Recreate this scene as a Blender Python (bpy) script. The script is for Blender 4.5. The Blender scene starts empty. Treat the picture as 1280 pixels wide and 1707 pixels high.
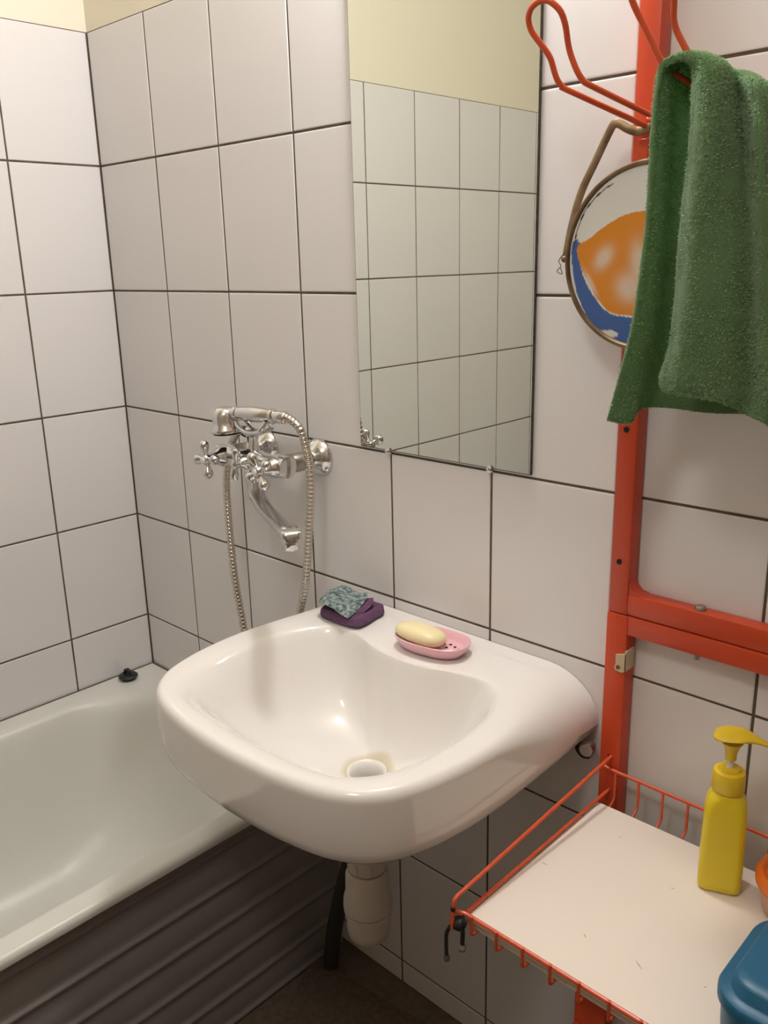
import bpy, bmesh, math, random
from mathutils import Vector, Matrix
random.seed(7)
S = bpy.context.scene
COL = S.collection
PI = math.pi

# ------------------------------------------------------------------ camera
F_PX = 1453.49
CAM = Vector((1.7444, -0.9945, 1.3420))
RX = Vector((0.72459, 0.68878, -0.02344))
RY = Vector((0.17502, -0.21681, -0.96040))
RZ = Vector((-0.66659, 0.69179, -0.27765))
cd = bpy.data.cameras.new('camera')
cd.sensor_fit = 'VERTICAL'
cd.sensor_height = 24.0
cd.lens = 24.0 * F_PX / 1707.0
cd.clip_start = 0.02
cam = bpy.data.objects.new('camera', cd)
COL.objects.link(cam)
cam.matrix_world = Matrix(((RX.x, -RY.x, -RZ.x, CAM.x), (RX.y, -RY.y, -RZ.y, CAM.y), (RX.z, -RY.z, -RZ.z, CAM.z), (0, 0, 0, 1)))
S.camera = cam

# ------------------------------------------------------------------ light and exposure
W = bpy.data.worlds.new('world'); S.world = W
W.use_nodes = True
W.node_tree.nodes['Background'].inputs[0].default_value = (1, 0.9, 0.78, 1)
W.node_tree.nodes['Background'].inputs[1].default_value = 0.0
LAMP = Vector((1.00, -0.078, 2.06))
ld = bpy.data.lights.new('lamp_light', 'POINT')
ld.energy = 23.0
ld.color = (1.0, 0.985, 0.99)
ld.shadow_soft_size = 0.055
lo = bpy.data.objects.new('lamp_light', ld)
lo.location = LAMP
COL.objects.link(lo)
LAMP2 = Vector((1.42, -1.22, 2.27))     # the room's ceiling lamp, behind the camera
l2 = bpy.data.lights.new('ceiling_lamp_light', 'POINT')
l2.energy = 14.0
l2.color = (1.0, 0.985, 0.99)
l2.shadow_soft_size = 0.12
l2o = bpy.data.objects.new('ceiling_lamp_light', l2)
l2o.location = LAMP2
COL.objects.link(l2o)
S.view_settings.view_transform = 'Standard'
S.view_settings.look = 'None'
S.view_settings.exposure = 0.0
S.view_settings.gamma = 1.0
S.view_settings.use_curve_mapping = False

# ------------------------------------------------------------------ materials
MATS = {}
def hexc(r, g, b):
    f = lambda c: (c / 255 / 12.92) if c / 255 <= 0.04045 else ((c / 255 + 0.055) / 1.055) ** 2.4
    return (f(r), f(g), f(b), 1)
def mat(name, col, rough=0.4, metal=0.0, noise=None, bump=None, spec=0.5, coat=0.0, sheen=0.0, trans=0.0, sss=0.0, col2=None, nscale=8.0, rvar=0.0):
    """Principled material with an optional noise tint (noise = strength, col2 = other colour) and bump = (scale, strength, distance)."""
    if name in MATS: return MATS[name]
    m = bpy.data.materials.new(name); m.use_nodes = True
    nt = m.node_tree; p = nt.nodes['Principled BSDF']
    p.inputs['Base Color'].default_value = col
    p.inputs['Roughness'].default_value = rough
    p.inputs['Metallic'].default_value = metal
    p.inputs['Specular IOR Level'].default_value = spec
    p.inputs['Coat Weight'].default_value = coat
    p.inputs['Coat Roughness'].default_value = 0.08
    p.inputs['Sheen Weight'].default_value = sheen
    p.inputs['Sheen Roughness'].default_value = 0.5
    p.inputs['Transmission Weight'].default_value = trans
    if sss:
        p.inputs['Subsurface Weight'].default_value = sss
        p.inputs['Subsurface Radius'].default_value = (0.01, 0.007, 0.004)
        p.inputs['Subsurface Scale'].default_value = 1.0
    tc = nt.nodes.new('ShaderNodeTexCoord')
    if noise or rvar:
        n = nt.nodes.new('ShaderNodeTexNoise'); n.inputs['Scale'].default_value = nscale; n.inputs['Detail'].default_value = 5
        nt.links.new(tc.outputs['Object'], n.inputs['Vector'])
        if noise:
            mx = nt.nodes.new('ShaderNodeMix'); mx.data_type = 'RGBA'
            mr = nt.nodes.new('ShaderNodeMapRange'); mr.inputs[1].default_value = 0.35; mr.inputs[2].default_value = 0.7; mr.inputs[4].default_value = noise
            nt.links.new(n.outputs['Fac'], mr.inputs[0]); nt.links.new(mr.outputs[0], mx.inputs['Factor'])
            mx.inputs[6].default_value = col
            mx.inputs[7].default_value = col2 or (col[0] * .7, col[1] * .7, col[2] * .7, 1)
            nt.links.new(mx.outputs[2], p.inputs['Base Color'])
        if rvar:
            mr2 = nt.nodes.new('ShaderNodeMapRange'); mr2.inputs[3].default_value = rough; mr2.inputs[4].default_value = rough + rvar
            nt.links.new(n.outputs['Fac'], mr2.inputs[0]); nt.links.new(mr2.outputs[0], p.inputs['Roughness'])
    if bump:
        n2 = nt.nodes.new('ShaderNodeTexNoise'); n2.inputs['Scale'].default_value = bump[0]; n2.inputs['Detail'].default_value = 4
        nt.links.new(tc.outputs['Object'], n2.inputs['Vector'])
        b = nt.nodes.new('ShaderNodeBump'); b.inputs['Strength'].default_value = bump[1]; b.inputs['Distance'].default_value = bump[2]
        nt.links.new(n2.outputs['Fac'], b.inputs['Height']); nt.links.new(b.outputs['Normal'], p.inputs['Normal'])
    MATS[name] = m
    return m

M_TILE = mat('white_glazed_tile', (0.76, 0.74, 0.735, 1), 0.14, noise=0.25, col2=(0.72, 0.71, 0.70, 1), nscale=3, bump=(7, 0.25, 0.002))
M_GROUT = mat('brown_grout', (0.085, 0.065, 0.045, 1), 0.9, noise=0.6, col2=(0.16, 0.13, 0.09, 1), nscale=40, bump=(300, 0.5, 0.001))
M_PAINT = mat('cream_paint', (0.80, 0.745, 0.61, 1), 0.6, noise=0.2, col2=(0.77, 0.715, 0.585, 1), nscale=4, bump=(60, 0.15, 0.001))
M_CEIL = mat('ceiling_paint', (0.82, 0.77, 0.66, 1), 0.7, bump=(50, 0.1, 0.001))
M_FLOOR = mat('brown_floor', (0.16, 0.12, 0.085, 1), 0.55, noise=0.7, col2=(0.09, 0.07, 0.05, 1), nscale=60)
M_PORC = mat('white_porcelain', (0.82, 0.79, 0.76, 1), 0.10, coat=0.4, bump=(9, 0.06, 0.002))
M_ENAMEL = mat('bath_enamel', (0.72, 0.72, 0.675, 1), 0.33, noise=0.35, col2=(0.64, 0.65, 0.60, 1), nscale=5)
M_PANEL = mat('grey_panel_plastic', (0.25, 0.228, 0.222, 1), 0.35, noise=0.25, nscale=6)
M_CHROME = mat('chrome', (0.70, 0.70, 0.69, 1), 0.09, metal=1.0, rvar=0.08, nscale=30)
M_HOSE = mat('hose_steel', (0.62, 0.58, 0.52, 1), 0.24, metal=1.0)
M_ORANGE = mat('orange_paint', (0.57, 0.062, 0.016, 1), 0.38, noise=0.35, col2=(0.46, 0.046, 0.014, 1), nscale=14, bump=(120, 0.12, 0.001))
M_WIRE = mat('orange_wire_coating', (0.68, 0.10, 0.03, 1), 0.35, noise=0.4, col2=(0.50, 0.07, 0.025, 1), nscale=35)
M_BOARD = mat('cream_laminate', (0.84, 0.76, 0.68, 1), 0.42, noise=0.2, col2=(0.81, 0.73, 0.65, 1), nscale=5)
M_BOARDEDGE = mat('board_edge', (0.62, 0.54, 0.43, 1), 0.7, noise=0.5, nscale=60)
M_BLACK = mat('black_rubber', (0.012, 0.012, 0.014, 1), 0.45)
M_PVC = mat('white_pvc', (0.62, 0.57, 0.50, 1), 0.35, noise=0.3, nscale=20)
M_PIPE = mat('dark_drain_pipe', (0.035, 0.033, 0.032, 1), 0.6)
M_WHITEPL = mat('white_plastic', (0.8, 0.78, 0.74, 1), 0.25)
M_PURPLE = mat('purple_sponge', (0.105, 0.045, 0.105, 1), 0.95, noise=0.7, col2=(0.16, 0.08, 0.15, 1), nscale=180, bump=(420, 0.9, 0.002))
M_SCOUR = mat('scouring_pad', (0.055, 0.095, 0.095, 1), 0.95, noise=1.0, col2=(0.40, 0.46, 0.46, 1), nscale=150, bump=(300, 1.0, 0.003))
M_SOAP = mat('cream_soap', (0.86, 0.76, 0.46, 1), 0.35, sss=0.15)
M_PINK = mat('pink_plastic', (0.80, 0.47, 0.53, 1), 0.35, sss=0.08)
M_YELLOW = mat('yellow_bottle_plastic', (0.80, 0.62, 0.02, 1), 0.35, sss=0.10)
M_YELLOW2 = mat('yellow_pump_plastic', (0.84, 0.60, 0.03, 1), 0.38)
M_BLUE = mat('blue_plastic', (0.012, 0.115, 0.22, 1), 0.38, noise=0.2, nscale=10)
M_ORPL = mat('orange_plastic', (0.80, 0.17, 0.015, 1), 0.35, sss=0.1)
M_BRASS = mat('tarnished_brass', (0.26, 0.19, 0.10, 1), 0.45, metal=0.6, noise=0.9, col2=(0.12, 0.055, 0.035, 1), nscale=45)
M_BEIGE = mat('beige_clip_plastic', (0.62, 0.50, 0.33, 1), 0.5, noise=0.4, nscale=60)
M_BROWN = mat('brown_print', (0.16, 0.06, 0.03, 1), 0.6)
M_STEEL = mat('dull_steel', (0.42, 0.38, 0.34, 1), 0.35, metal=1.0)
M_HOLE = mat('dark_hole', (0.008, 0.006, 0.006, 1), 0.9)
M_MIRROR = mat('silvered_glass', (0.84, 0.88, 0.815, 1), 0.012, metal=1.0)
M_MIRBACK = mat('mirror_backing', (0.03, 0.028, 0.02, 1), 0.5, noise=0.6, col2=(0.16, 0.14, 0.10, 1), nscale=120)
M_MAT = mat('woven_mat', (0.13, 0.095, 0.062, 1), 0.9, noise=0.8, col2=(0.075, 0.055, 0.04, 1), nscale=120, bump=(250, 0.8, 0.003))
M_TOWEL = mat('green_terry', (0.155, 0.26, 0.12, 1), 0.95, noise=0.5, col2=(0.20, 0.32, 0.155, 1), nscale=260, sheen=0.4, bump=(700, 0.7, 0.002), spec=0.1)
M_PILE = mat('green_terry_loops', (0.18, 0.29, 0.14, 1), 0.95, noise=1.0, col2=(0.36, 0.50, 0.28, 1), nscale=330, spec=0.1)
def let_light_through(m, col, fac):
    nt = m.node_tree; p = nt.nodes['Principled BSDF']; out = [n for n in nt.nodes if n.type == 'OUTPUT_MATERIAL'][0]
    t = nt.nodes.new('ShaderNodeBsdfTranslucent'); t.inputs['Color'].default_value = col
    mx = nt.nodes.new('ShaderNodeMixShader'); mx.inputs[0].default_value = fac
    nt.links.new(p.outputs[0], mx.inputs[1]); nt.links.new(t.outputs[0], mx.inputs[2]); nt.links.new(mx.outputs[0], out.inputs['Surface'])
let_light_through(M_TOWEL, (0.30, 0.54, 0.25, 1), 0.38)
let_light_through(M_PILE, (0.32, 0.54, 0.27, 1), 0.30)
M_BULB = mat('lamp_base_ceramic', (0.8, 0.8, 0.78, 1), 0.3)

M_FARWALL = mat('brown_wall_paint', (0.34, 0.28, 0.22, 1), 0.6, noise=0.3, nscale=3)

# ------------------------------------------------------------------ mesh helpers
def mesh_from(name, verts, faces, m, smooth=40):
    me = bpy.data.meshes.new(name)
    me.from_pydata([tuple(v) for v in verts], [], faces)
    me.validate()
    bm = bmesh.new(); bm.from_mesh(me); bmesh.ops.recalc_face_normals(bm, faces=bm.faces); bm.to_mesh(me); bm.free()
    if smooth:
        for p in me.polygons: p.use_smooth = True
        me.set_sharp_from_angle(angle=math.radians(smooth))
    me.materials.append(m)
    return me
def put(name, me, parent=None, loc=(0, 0, 0), rot=(0, 0, 0)):
    o = bpy.data.objects.new(name, me)
    COL.objects.link(o)
    o.location = loc; o.rotation_euler = rot
    if parent: o.parent = parent
    return o
def origin(parent):
    v = Vector((0, 0, 0))
    while parent is not None:
        v += Vector(parent.location); parent = parent.parent
    return v
def part(name, vf, m, parent=None, smooth=40, label=None):
    """vf = (verts, faces) in room coordinates; shifted into the parent's frame (parents are never rotated)."""
    v, f = vf
    o0 = origin(parent)
    me = mesh_from(name, [Vector(p) - o0 for p in v], f, m, smooth)
    o = put(name, me, parent)
    if label: o['label'] = label
    return o
def tag(o, label, cat, group=None):
    o['label'] = label; o['category'] = cat
    if group: o['group'] = group
    return o
def thing(name, label, cat, loc=(0, 0, 0), group=None):
    o = bpy.data.objects.new(name, None); COL.objects.link(o); o.location = loc; o.empty_display_size = 0.03
    return tag(o, label, cat, group)
def solo(name, vf, m, label, cat, base=None, smooth=40, group=None):
    v, f = vf
    b = Vector(base) if base else Vector((sum(p[0] for p in v) / len(v), sum(p[1] for p in v) / len(v), min(p[2] for p in v)))
    me = mesh_from(name, [Vector(p) - b for p in v], f, m, smooth)
    return tag(put(name, me, None, b), label, cat, group)

def px(u, v, y):
    """a point measured in the photograph, at its own depth y in the room."""
    d = RX * ((u - 640) / F_PX) + RY * ((v - 853.5) / F_PX) + RZ
    return CAM + d * ((y - CAM.y) / d.y)
def join(*vfs):
    V, Fc = [], []
    for v, f in vfs:
        k = len(V); V += [Vector(p) for p in v]; Fc += [tuple(i + k for i in q) for q in f]
    return V, Fc
def xf(vf, M):
    return [M @ Vector(p) for p in vf[0]], vf[1]
def bevel_box(x0, x1, y0, y1, z0, z1, b=0.002, seg=2):
    bm = bmesh.new()
    bmesh.ops.create_cube(bm, size=1.0)
    for v in bm.verts:
        v.co = Vector(((x0 + x1) / 2 + v.co.x * (x1 - x0), (y0 + y1) / 2 + v.co.y * (y1 - y0), (z0 + z1) / 2 + v.co.z * (z1 - z0)))
    if b: bmesh.ops.bevel(bm, geom=bm.edges[:], offset=b, segments=seg, affect='EDGES', profile=0.5)
    bm.verts.ensure_lookup_table()
    r = [v.co.copy() for v in bm.verts], [tuple(v.index for v in f.verts) for f in bm.faces]
    bm.free()
    return r
def loft(rings, cap0=False, cap1=False, closed=True):
    n = len(rings[0]); V = [p for r in rings for p in r]; Fc = []
    for i in range(len(rings) - 1):
        for j in range(n if closed else n - 1):
            k = (j + 1) % n
            Fc.append((i * n + j, i * n + k, (i + 1) * n + k, (i + 1) * n + j))
    if cap0: Fc.append(tuple(range(n)))
    if cap1: Fc.append(tuple((len(rings) - 1) * n + j for j in range(n)))
    return V, Fc
def lathe(prof, c=(0, 0, 0), axis=(0, 0, 1), n=32, cap0=True, cap1=True):
    """prof: [(radius, height along axis)]."""
    A = Vector(axis).normalized(); q = Vector((0, 0, 1)).rotation_difference(A)
    rings = []
    for r, h in prof:
        rings.append([Vector(c) + q @ Vector((r * math.cos(2 * PI * j / n), r * math.sin(2 * PI * j / n), h)) for j in range(n)])
    return loft(rings, cap0, cap1)
def catmull(P, n=8, closed=False):
    P = [Vector(p) for p in P]; out = []; m = len(P)
    for i in range(m if closed else m - 1):
        if closed: a, b, c, d = P[(i - 1) % m], P[i], P[(i + 1) % m], P[(i + 2) % m]
        else: a, b, c, d = P[max(i - 1, 0)], P[i], P[i + 1], P[min(i + 2, m - 1)]
        for k in range(n):
            t = k / n
            out.append(0.5 * ((2 * b) + (c - a) * t + (2 * a - 5 * b + 4 * c - d) * t * t + (3 * b - a - 3 * c + d) * t ** 3))
    if not closed: out.append(P[-1])
    return out
def resample(P, step):
    L = [0.0]
    for a, b in zip(P, P[1:]): L.append(L[-1] + (b - a).length)
    n = max(2, int(L[-1] / step)); out = []; j = 0
    for i in range(n + 1):
        s = L[-1] * i / n
        while j < len(L) - 2 and L[j + 1] < s: j += 1
        t = (s - L[j]) / max(1e-9, L[j + 1] - L[j]); out.append(P[j].lerp(P[j + 1], min(1, max(0, t))))
    return out
def tube(P, r, n=10, caps=True, flat=None):
    """sweep a circle (or an ellipse: flat = (ru, rv, up)) along P; r a number or a list."""
    P = [Vector(p) for p in P]; m = len(P); rings = []
    t0 = (P[1] - P[0]).normalized()
    up = Vector((0, 0, 1)) if abs(t0.z) < 0.9 else Vector((0, 1, 0))
    u = (up - t0 * up.dot(t0)).normalized()
    for i in range(m):
        t = ((P[min(i + 1, m - 1)] - P[max(i - 1, 0)])).normalized()
        u = (u - t * u.dot(t)).normalized(); w = t.cross(u)
        ri = r[i] if isinstance(r, (list, tuple)) else r
        if isinstance(ri, (list, tuple)): ra, rb = ri
        else: ra = rb = ri
        rings.append([P[i] + u * ra * math.cos(2 * PI * j / n) + w * rb * math.sin(2 * PI * j / n) for j in range(n)])
    return loft(rings, caps, caps)
def bent(P, rad, seg=5):
    """polyline with rounded corners."""
    P = [Vector(p) for p in P]; out = [P[0]]
    for i in range(1, len(P) - 1):
        a, b, c = P[i - 1], P[i], P[i + 1]
        ra = min(rad, (a - b).length * .45, (c - b).length * .45)
        p0 = b + (a - b).normalized() * ra; p1 = b + (c - b).normalized() * ra
        for k in range(seg + 1):
            t = k / seg; out.append((1 - t) ** 2 * p0 + 2 * t * (1 - t) * b + t * t * p1)
    out.append(P[-1]); return out
def rrect(x0, x1, y0, y1, r, z, n=8):
    """rounded rectangle ring, counter-clockwise; r one radius or four (x1y1, x0y1, x0y0, x1y0)."""
    if not isinstance(r, (list, tuple)): r = [r] * 4
    out = []
    for (cx, cy, a0, rr) in ((x1 - r[0], y1 - r[0], 0, r[0]), (x0 + r[1], y1 - r[1], 90, r[1]), (x0 + r[2], y0 + r[2], 180, r[2]), (x1 - r[3], y0 + r[3], 270, r[3])):
        for k in range(n + 1):
            a = math.radians(a0 + 90 * k / n); out.append(Vector((cx + rr * math.cos(a), cy + rr * math.sin(a), z)))
    return out

# ------------------------------------------------------------------ the room
H = 0.24832; Z0 = 1.5408           # tile height, height of the joint below the top course
X1, Y1 = 0.204, 0.1935             # first upright joint on the back wall and on the left wall
ROOMX, ROOMY, CEIL = 2.20, -1.72, 2.42
GAP = 0.0034; TT = 0.006
TILE_TOP = Z0 + H
def struct(o):
    o['kind'] = 'structure'; return o

def quad(name, pts, m, uv=None, parent=None):
    me = bpy.data.meshes.new(name); me.from_pydata([tuple(p) for p in pts], [], [tuple(range(len(pts)))]); me.materials.append(m)
    if uv:
        l = me.uv_layers.new(name='UV')
        for i, c in enumerate(uv): l.data[i].uv = c
    return put(name, me, parent)

def slab(x0, x1, y0, y1, z0, z1): return bevel_box(x0, x1, y0, y1, z0, z1, 0)
floor = struct(part('floor', slab(-0.1, ROOMX + 0.1, ROOMY - 0.1, 0.1, -0.1, 0), M_FLOOR, None, 0))
ceiling = struct(part('ceiling', slab(-0.1, ROOMX + 0.1, ROOMY - 0.1, 0.1, CEIL, CEIL + 0.1), M_CEIL, None, 0))
wall_back = struct(part('wall_back', slab(-0.1, ROOMX + 0.1, 0.0013, 0.1, 0, CEIL), M_GROUT, None, 0))
wall_left = struct(part('wall_left', slab(-0.1, -0.0013, ROOMY - 0.1, 0.0013, 0, CEIL), M_GROUT, None, 0))
part('plaster_band', slab(-0.001, ROOMX, 0.0006, 0.05, TILE_TOP - 0.0005, CEIL), M_PAINT, wall_back, 0, 'cream painted plaster above the tiles')
part('plaster_band', slab(-0.05, -0.0006, ROOMY, 0.0006, TILE_TOP - 0.0005, CEIL), M_PAINT, wall_left, 0, 'cream painted plaster above the tiles')
wr = struct(part('wall_right', slab(ROOMX, ROOMX + 0.1, ROOMY - 0.1, 0.1, 0, CEIL), M_FARWALL, None, 0))
wf = struct(part('wall_front', slab(-0.1, ROOMX + 0.1, ROOMY - 0.1, ROOMY, 0, CEIL), M_FARWALL, None, 0))
TILE_CACHE = {}
def tile_mesh(w, h):
    key = (round(w, 4), round(h, 4))
    if key not in TILE_CACHE:
        rings = []
        for ins, d in ((0, TT), (0, 0.0012), (0.0005, 0.0004), (0.0014, 0.0001), (0.0030, 0.0)):
            a, b = w / 2 - GAP / 2 - ins, h / 2 - GAP / 2 - ins
            rings.append([(-a, d, -b), (a, d, -b), (a, d, b), (-a, d, b)])
        v, f = loft(rings, False, True)
        me = mesh_from('tile', v, f, M_TILE, 0)
        # recalc may leave an open shell inside out: the face must look along -y
        if max(me.polygons, key=lambda p: p.area).normal.y > 0: me.flip_normals()
        TILE_CACHE[key] = me
    return TILE_CACHE[key]
rows = [(Z0 - H * k, Z0 - H * (k - 1)) for k in range(0, 7)] + [(0.0, Z0 - 6 * H)]
cols_b = [(0.0, X1)] + [(X1 + .2 * k, min(X1 + .2 * (k + 1), ROOMX)) for k in range(10)]
cols_l = [(0.0, Y1)] + [(Y1 + .1988 * k, min(Y1 + .1988 * (k + 1), -ROOMY)) for k in range(8)]
tilt = random.Random(3)
for (z0, z1) in rows:
    for (a, b) in cols_b:
        if b - a < 0.02: continue
        put('tile', tile_mesh(b - a, z1 - z0), wall_back, ((a + b) / 2, tilt.uniform(0, .0005), (z0 + z1) / 2), (tilt.uniform(-.0025, .0025), 0, tilt.uniform(-.0025, .0025)))
    for (a, b) in cols_l:
        if b - a < 0.02: continue
        put('tile', tile_mesh(b - a, z1 - z0), wall_left, (-tilt.uniform(0, .0005), -(a + b) / 2, (z0 + z1) / 2), (0, tilt.uniform(-.0025, .0025), PI / 2 + tilt.uniform(-.0025, .0025)))

# ------------------------------------------------------------------ wall lamp above the mirror (above the picture's top edge)
wl = thing('wall_lamp', 'white ceramic lamp holder on the wall above the rectangular mirror', 'lamp', (LAMP.x, 0, LAMP.z + 0.05))
part('backplate', lathe([(0.045, 0), (0.045, 0.012), (0.035, 0.02)], (LAMP.x, 0, LAMP.z + .09), (0, -1, 0), 24), M_BULB, wl)
part('holder', tube(bent([(LAMP.x, -0.015, LAMP.z + .09), (LAMP.x, LAMP.y, LAMP.z + .12), (LAMP.x, LAMP.y, LAMP.z + .06)], .03), 0.015, 14), M_BULB, wl)

cl_ = thing('ceiling_lamp', 'white ceiling lamp holder in the middle of the room', 'lamp', (LAMP2.x, LAMP2.y, CEIL - .02))
part('rose', lathe([(.06, 0), (.06, .012), (.04, .02)], (LAMP2.x, LAMP2.y, CEIL - .001), (0, 0, -1), 28), M_BULB, cl_)
# ------------------------------------------------------------------ bathtub
RIM = 0.423
tub = thing('bathtub', 'white enamelled bathtub along the tiled left wall', 'bathtub', (0.33, -0.78, 0.0))
TY0, TY1 = -1.60, -0.004
def tub_shell():
    n = 10; R = []
    ox0, ox1 = 0.004, 0.664
    R.append(rrect(ox0, ox1 - .014, TY0, TY1, [.02, .004, .004, .02], RIM - 0.018, n))
    R.append(rrect(ox0, ox1 - .001, TY0, TY1, [.024, .004, .004, .024], RIM - 0.0175, n))
    R.append(rrect(ox0, ox1, TY0, TY1, [.025, .004, .004, .025], RIM - 0.010, n))
    R.append(rrect(ox0, ox1 - .002, TY0, TY1, [.024, .004, .004, .024], RIM - 0.004, n))
    R.append(rrect(ox0 + .001, ox1 - .008, TY0 + .003, TY1 - .001, [.022, .004, .004, .022], RIM, n))
    # top of the rim to the inner edge, then down the inner wall
    for ins, z, rr in ((-.012, 0.0, .11), (-.004, -.001, .115), (.004, -.006, .12), (.010, -.016, .125), (.016, -.04, .125), (.028, -.10, .125), (.045, -.18, .13), (.068, -.25, .13), (.10, -.30, .125), (.15, -.33, .10)):
        R.append(rrect(0.052 + ins, 0.618 - ins * .75, TY0 + .10 + ins * 2.0, -0.098 - ins * 1.15, [rr, rr + .02, rr, rr], RIM + z, n))
    return loft(R, False, True)
part('shell', tub_shell(), M_ENAMEL, tub, 50)
part('skirt', slab(0.03, 0.60, TY0 + .03, -0.03, 0.0, 0.05), M_PIPE, tub, 0)

for P_ in ([(.0035, TY0, RIM - .0005), (.0035, -.004, RIM - .0005)], [(.002, -.0035, RIM - .0005), (.655, -.0035, RIM - .0005)]):
    part('joint_bead', tube(P_, .0022, 8), M_GROUT, tub)
plug = thing('bath_plug', 'black rubber bath plug lying on the rim corner of the bathtub', 'plug', (0.036, -0.085, RIM))
PC = (0.036, -0.088, RIM + .0005)
part('disc', lathe([(0.0155, 0), (0.017, 0.003), (0.0165, .005), (0.0215, .0065), (0.022, .009), (0.0195, .0115), (0.010, .013)], PC, n=28), M_BLACK, plug)
part('grip', join(tube([Vector((PC[0] - .010, PC[1] - .003, PC[2] + .012)), Vector((PC[0] - .007, PC[1] - .002, PC[2] + .020)), Vector((PC[0], PC[1], PC[2] + .023)), Vector((PC[0] + .007, PC[1] + .002, PC[2] + .020)), Vector((PC[0] + .010, PC[1] + .003, PC[2] + .012))], [.003, .0042, .0046, .0042, .003], 10)), M_BLACK, plug)

# panel in front of the tub: ribbed boards
tp = part('front_panel', slab(.618, .630, TY0 + .01, -.006, 0, .404), M_PANEL, tub, 0, 'grey ribbed plastic panel')
def strip_mesh(h):
    # profile in x (outwards), z; a proud bead along the lower edge
    prof = [(-.010, 0), (.0, 0.0), (.0035, .0015), (.0055, .0045), (.0050, .008), (.002, .0105), (.0, .0125), (.0, .020), (0.0, h - .006), (-.0022, h - .004), (-.003, h - .001), (-.010, h)]
    rings = [[Vector((x, y, z)) for x, z in prof] for y in (TY0 + .01, -0.006)]
    v, f = loft(rings, False, False, True)
    return mesh_from('panel_strip', v, f, M_PANEL, 50)
PZ = [0.0, 0.0665, 0.142, 0.217, 0.292, 0.367]
for z0, z1 in zip(PZ, PZ[1:] + [0.404]):
    put('panel_strip', strip_mesh(z1 - z0 - .0006), tp, Vector((0.640, 0, z0)) - origin(tp))

# ------------------------------------------------------------------ washbasin
BX = 0.935; ZT = 0.777
sink = thing('washbasin', 'white porcelain washbasin mounted on the tiled wall beside the bathtub', 'washbasin', (BX, -0.23, 0.58))
half = [(0.261, 0.0), (0.2625, -.06), (0.2625, -.12), (0.2615, -.18), (0.2595, -.24), (0.255, -.295), (0.245, -.345), (0.228, -.388), (0.200, -.42), (0.160, -.4405), (0.105, -.4525), (0.05, -.458), (0.0, -.460)]
right = catmull([Vector((x, y, 0)) for x, y in half], 4)
plan = right[:] + [Vector((-p.x, p.y, 0)) for p in reversed(right[:-1])]
NP = len(plan); NB = 26
nrm = []
for i, p in enumerate(plan):
    t = plan[min(i + 1, NP - 1)] - plan[max(i - 1, 0)]
    nv = Vector((-t.y, t.x, 0)).normalized()   # outward for this direction of travel?
    if nv.dot(p - Vector((0, -.2, 0))) < 0: nv = -nv
    nrm.append(nv)
nrm[0] = Vector((1, 0, 0)); nrm[-1] = Vector((-1, 0, 0))
def side_w(i):   # 1 near the wall on the flanks, 0 at the front
    y = plan[i].y
    w = min(1, max(0, (y + .26) / .26)); return w * w * (3 - 2 * w) * (1 if plan[i].x > 0 else .5)
def ring_from(fn):
    r = [fn(i) for i in range(NP)]
    a, b = r[-1], r[0]
    r += [a.lerp(b, (k + 1) / (NB + 1)) for k in range(NB)]
    return [Vector((p.x + BX, p.y - .0005, p.z)) for p in r]
def outer_ring(inset, z):
    return ring_from(lambda i: Vector((plan[i].x, plan[i].y, 0)) - nrm[i] * (inset(i) if callable(inset) else inset) + Vector((0, 0, z(i) if callable(z) else z)))
RI = []
zb = lambda i: 0.674 + 0.010 * side_w(i)
RI.append(outer_ring(0.036, lambda i: zb(i) + .001))
RI.append(outer_ring(0.024, lambda i: zb(i) - .0005))
RI.append(outer_ring(0.014, lambda i: zb(i) + .002))
RI.append(outer_ring(0.006, lambda i: zb(i) + .010))
RI.append(outer_ring(0.002, lambda i: zb(i) + .024))
rh = lambda i: 0.013 + 0.072 * side_w(i)     # horizontal radius of the shoulder
rv = lambda i: 0.015 + 0.055 * side_w(i)
RI.append(outer_ring(0.0004, lambda i: zb(i) + .024 + max(.003, (ZT - rv(i) - zb(i) - .024)) * .5))
for k in range(9):
    a = PI / 2 * k / 8
    RI.append(outer_ring(lambda i: rh(i) * (1 - math.cos(a)), lambda i: ZT - rv(i) * (1 - math.sin(a))))
crest = RI[-1]
ih = [(0.0, -.136), (.055, -.128), (.110, -.110), (.152, -.107), (.181, -.127), (.203, -.170), (.213, -.220), (.215, -.271), (.209, -.325), (.191, -.375), (.157, -.407), (.10, -.421), (0.0, -.427)]
ir = catmull([Vector((x, y, 0)) for x, y in ih], 10)
inner = ir[:] + [Vector((-p.x, p.y, 0)) for p in reversed(ir[1:-1])]
CC = Vector((0, -.25, 0))
pol = sorted([(math.atan2((p - CC).y, (p - CC).x), (p - CC).length) for p in inner])
def inner_r(a):
    n = len(pol)
    for i in range(n):
        a0, r0 = pol[i]; a1, r1 = pol[(i + 1) % n]
        if i == n - 1: a1 += 2 * PI
        aa = a if a >= pol[0][0] else a + 2 * PI
        if a0 <= aa <= a1: return r0 + (r1 - r0) * (aa - a0) / max(1e-9, a1 - a0)
    return pol[0][1]
ang = [math.atan2(p.y - CC.y, p.x - BX) for p in crest]
IN = [Vector((BX + inner_r(a) * math.cos(a), CC.y + inner_r(a) * math.sin(a), 0)) for a in ang]
DR = Vector((BX + .002, -.207, 0.617))
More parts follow.
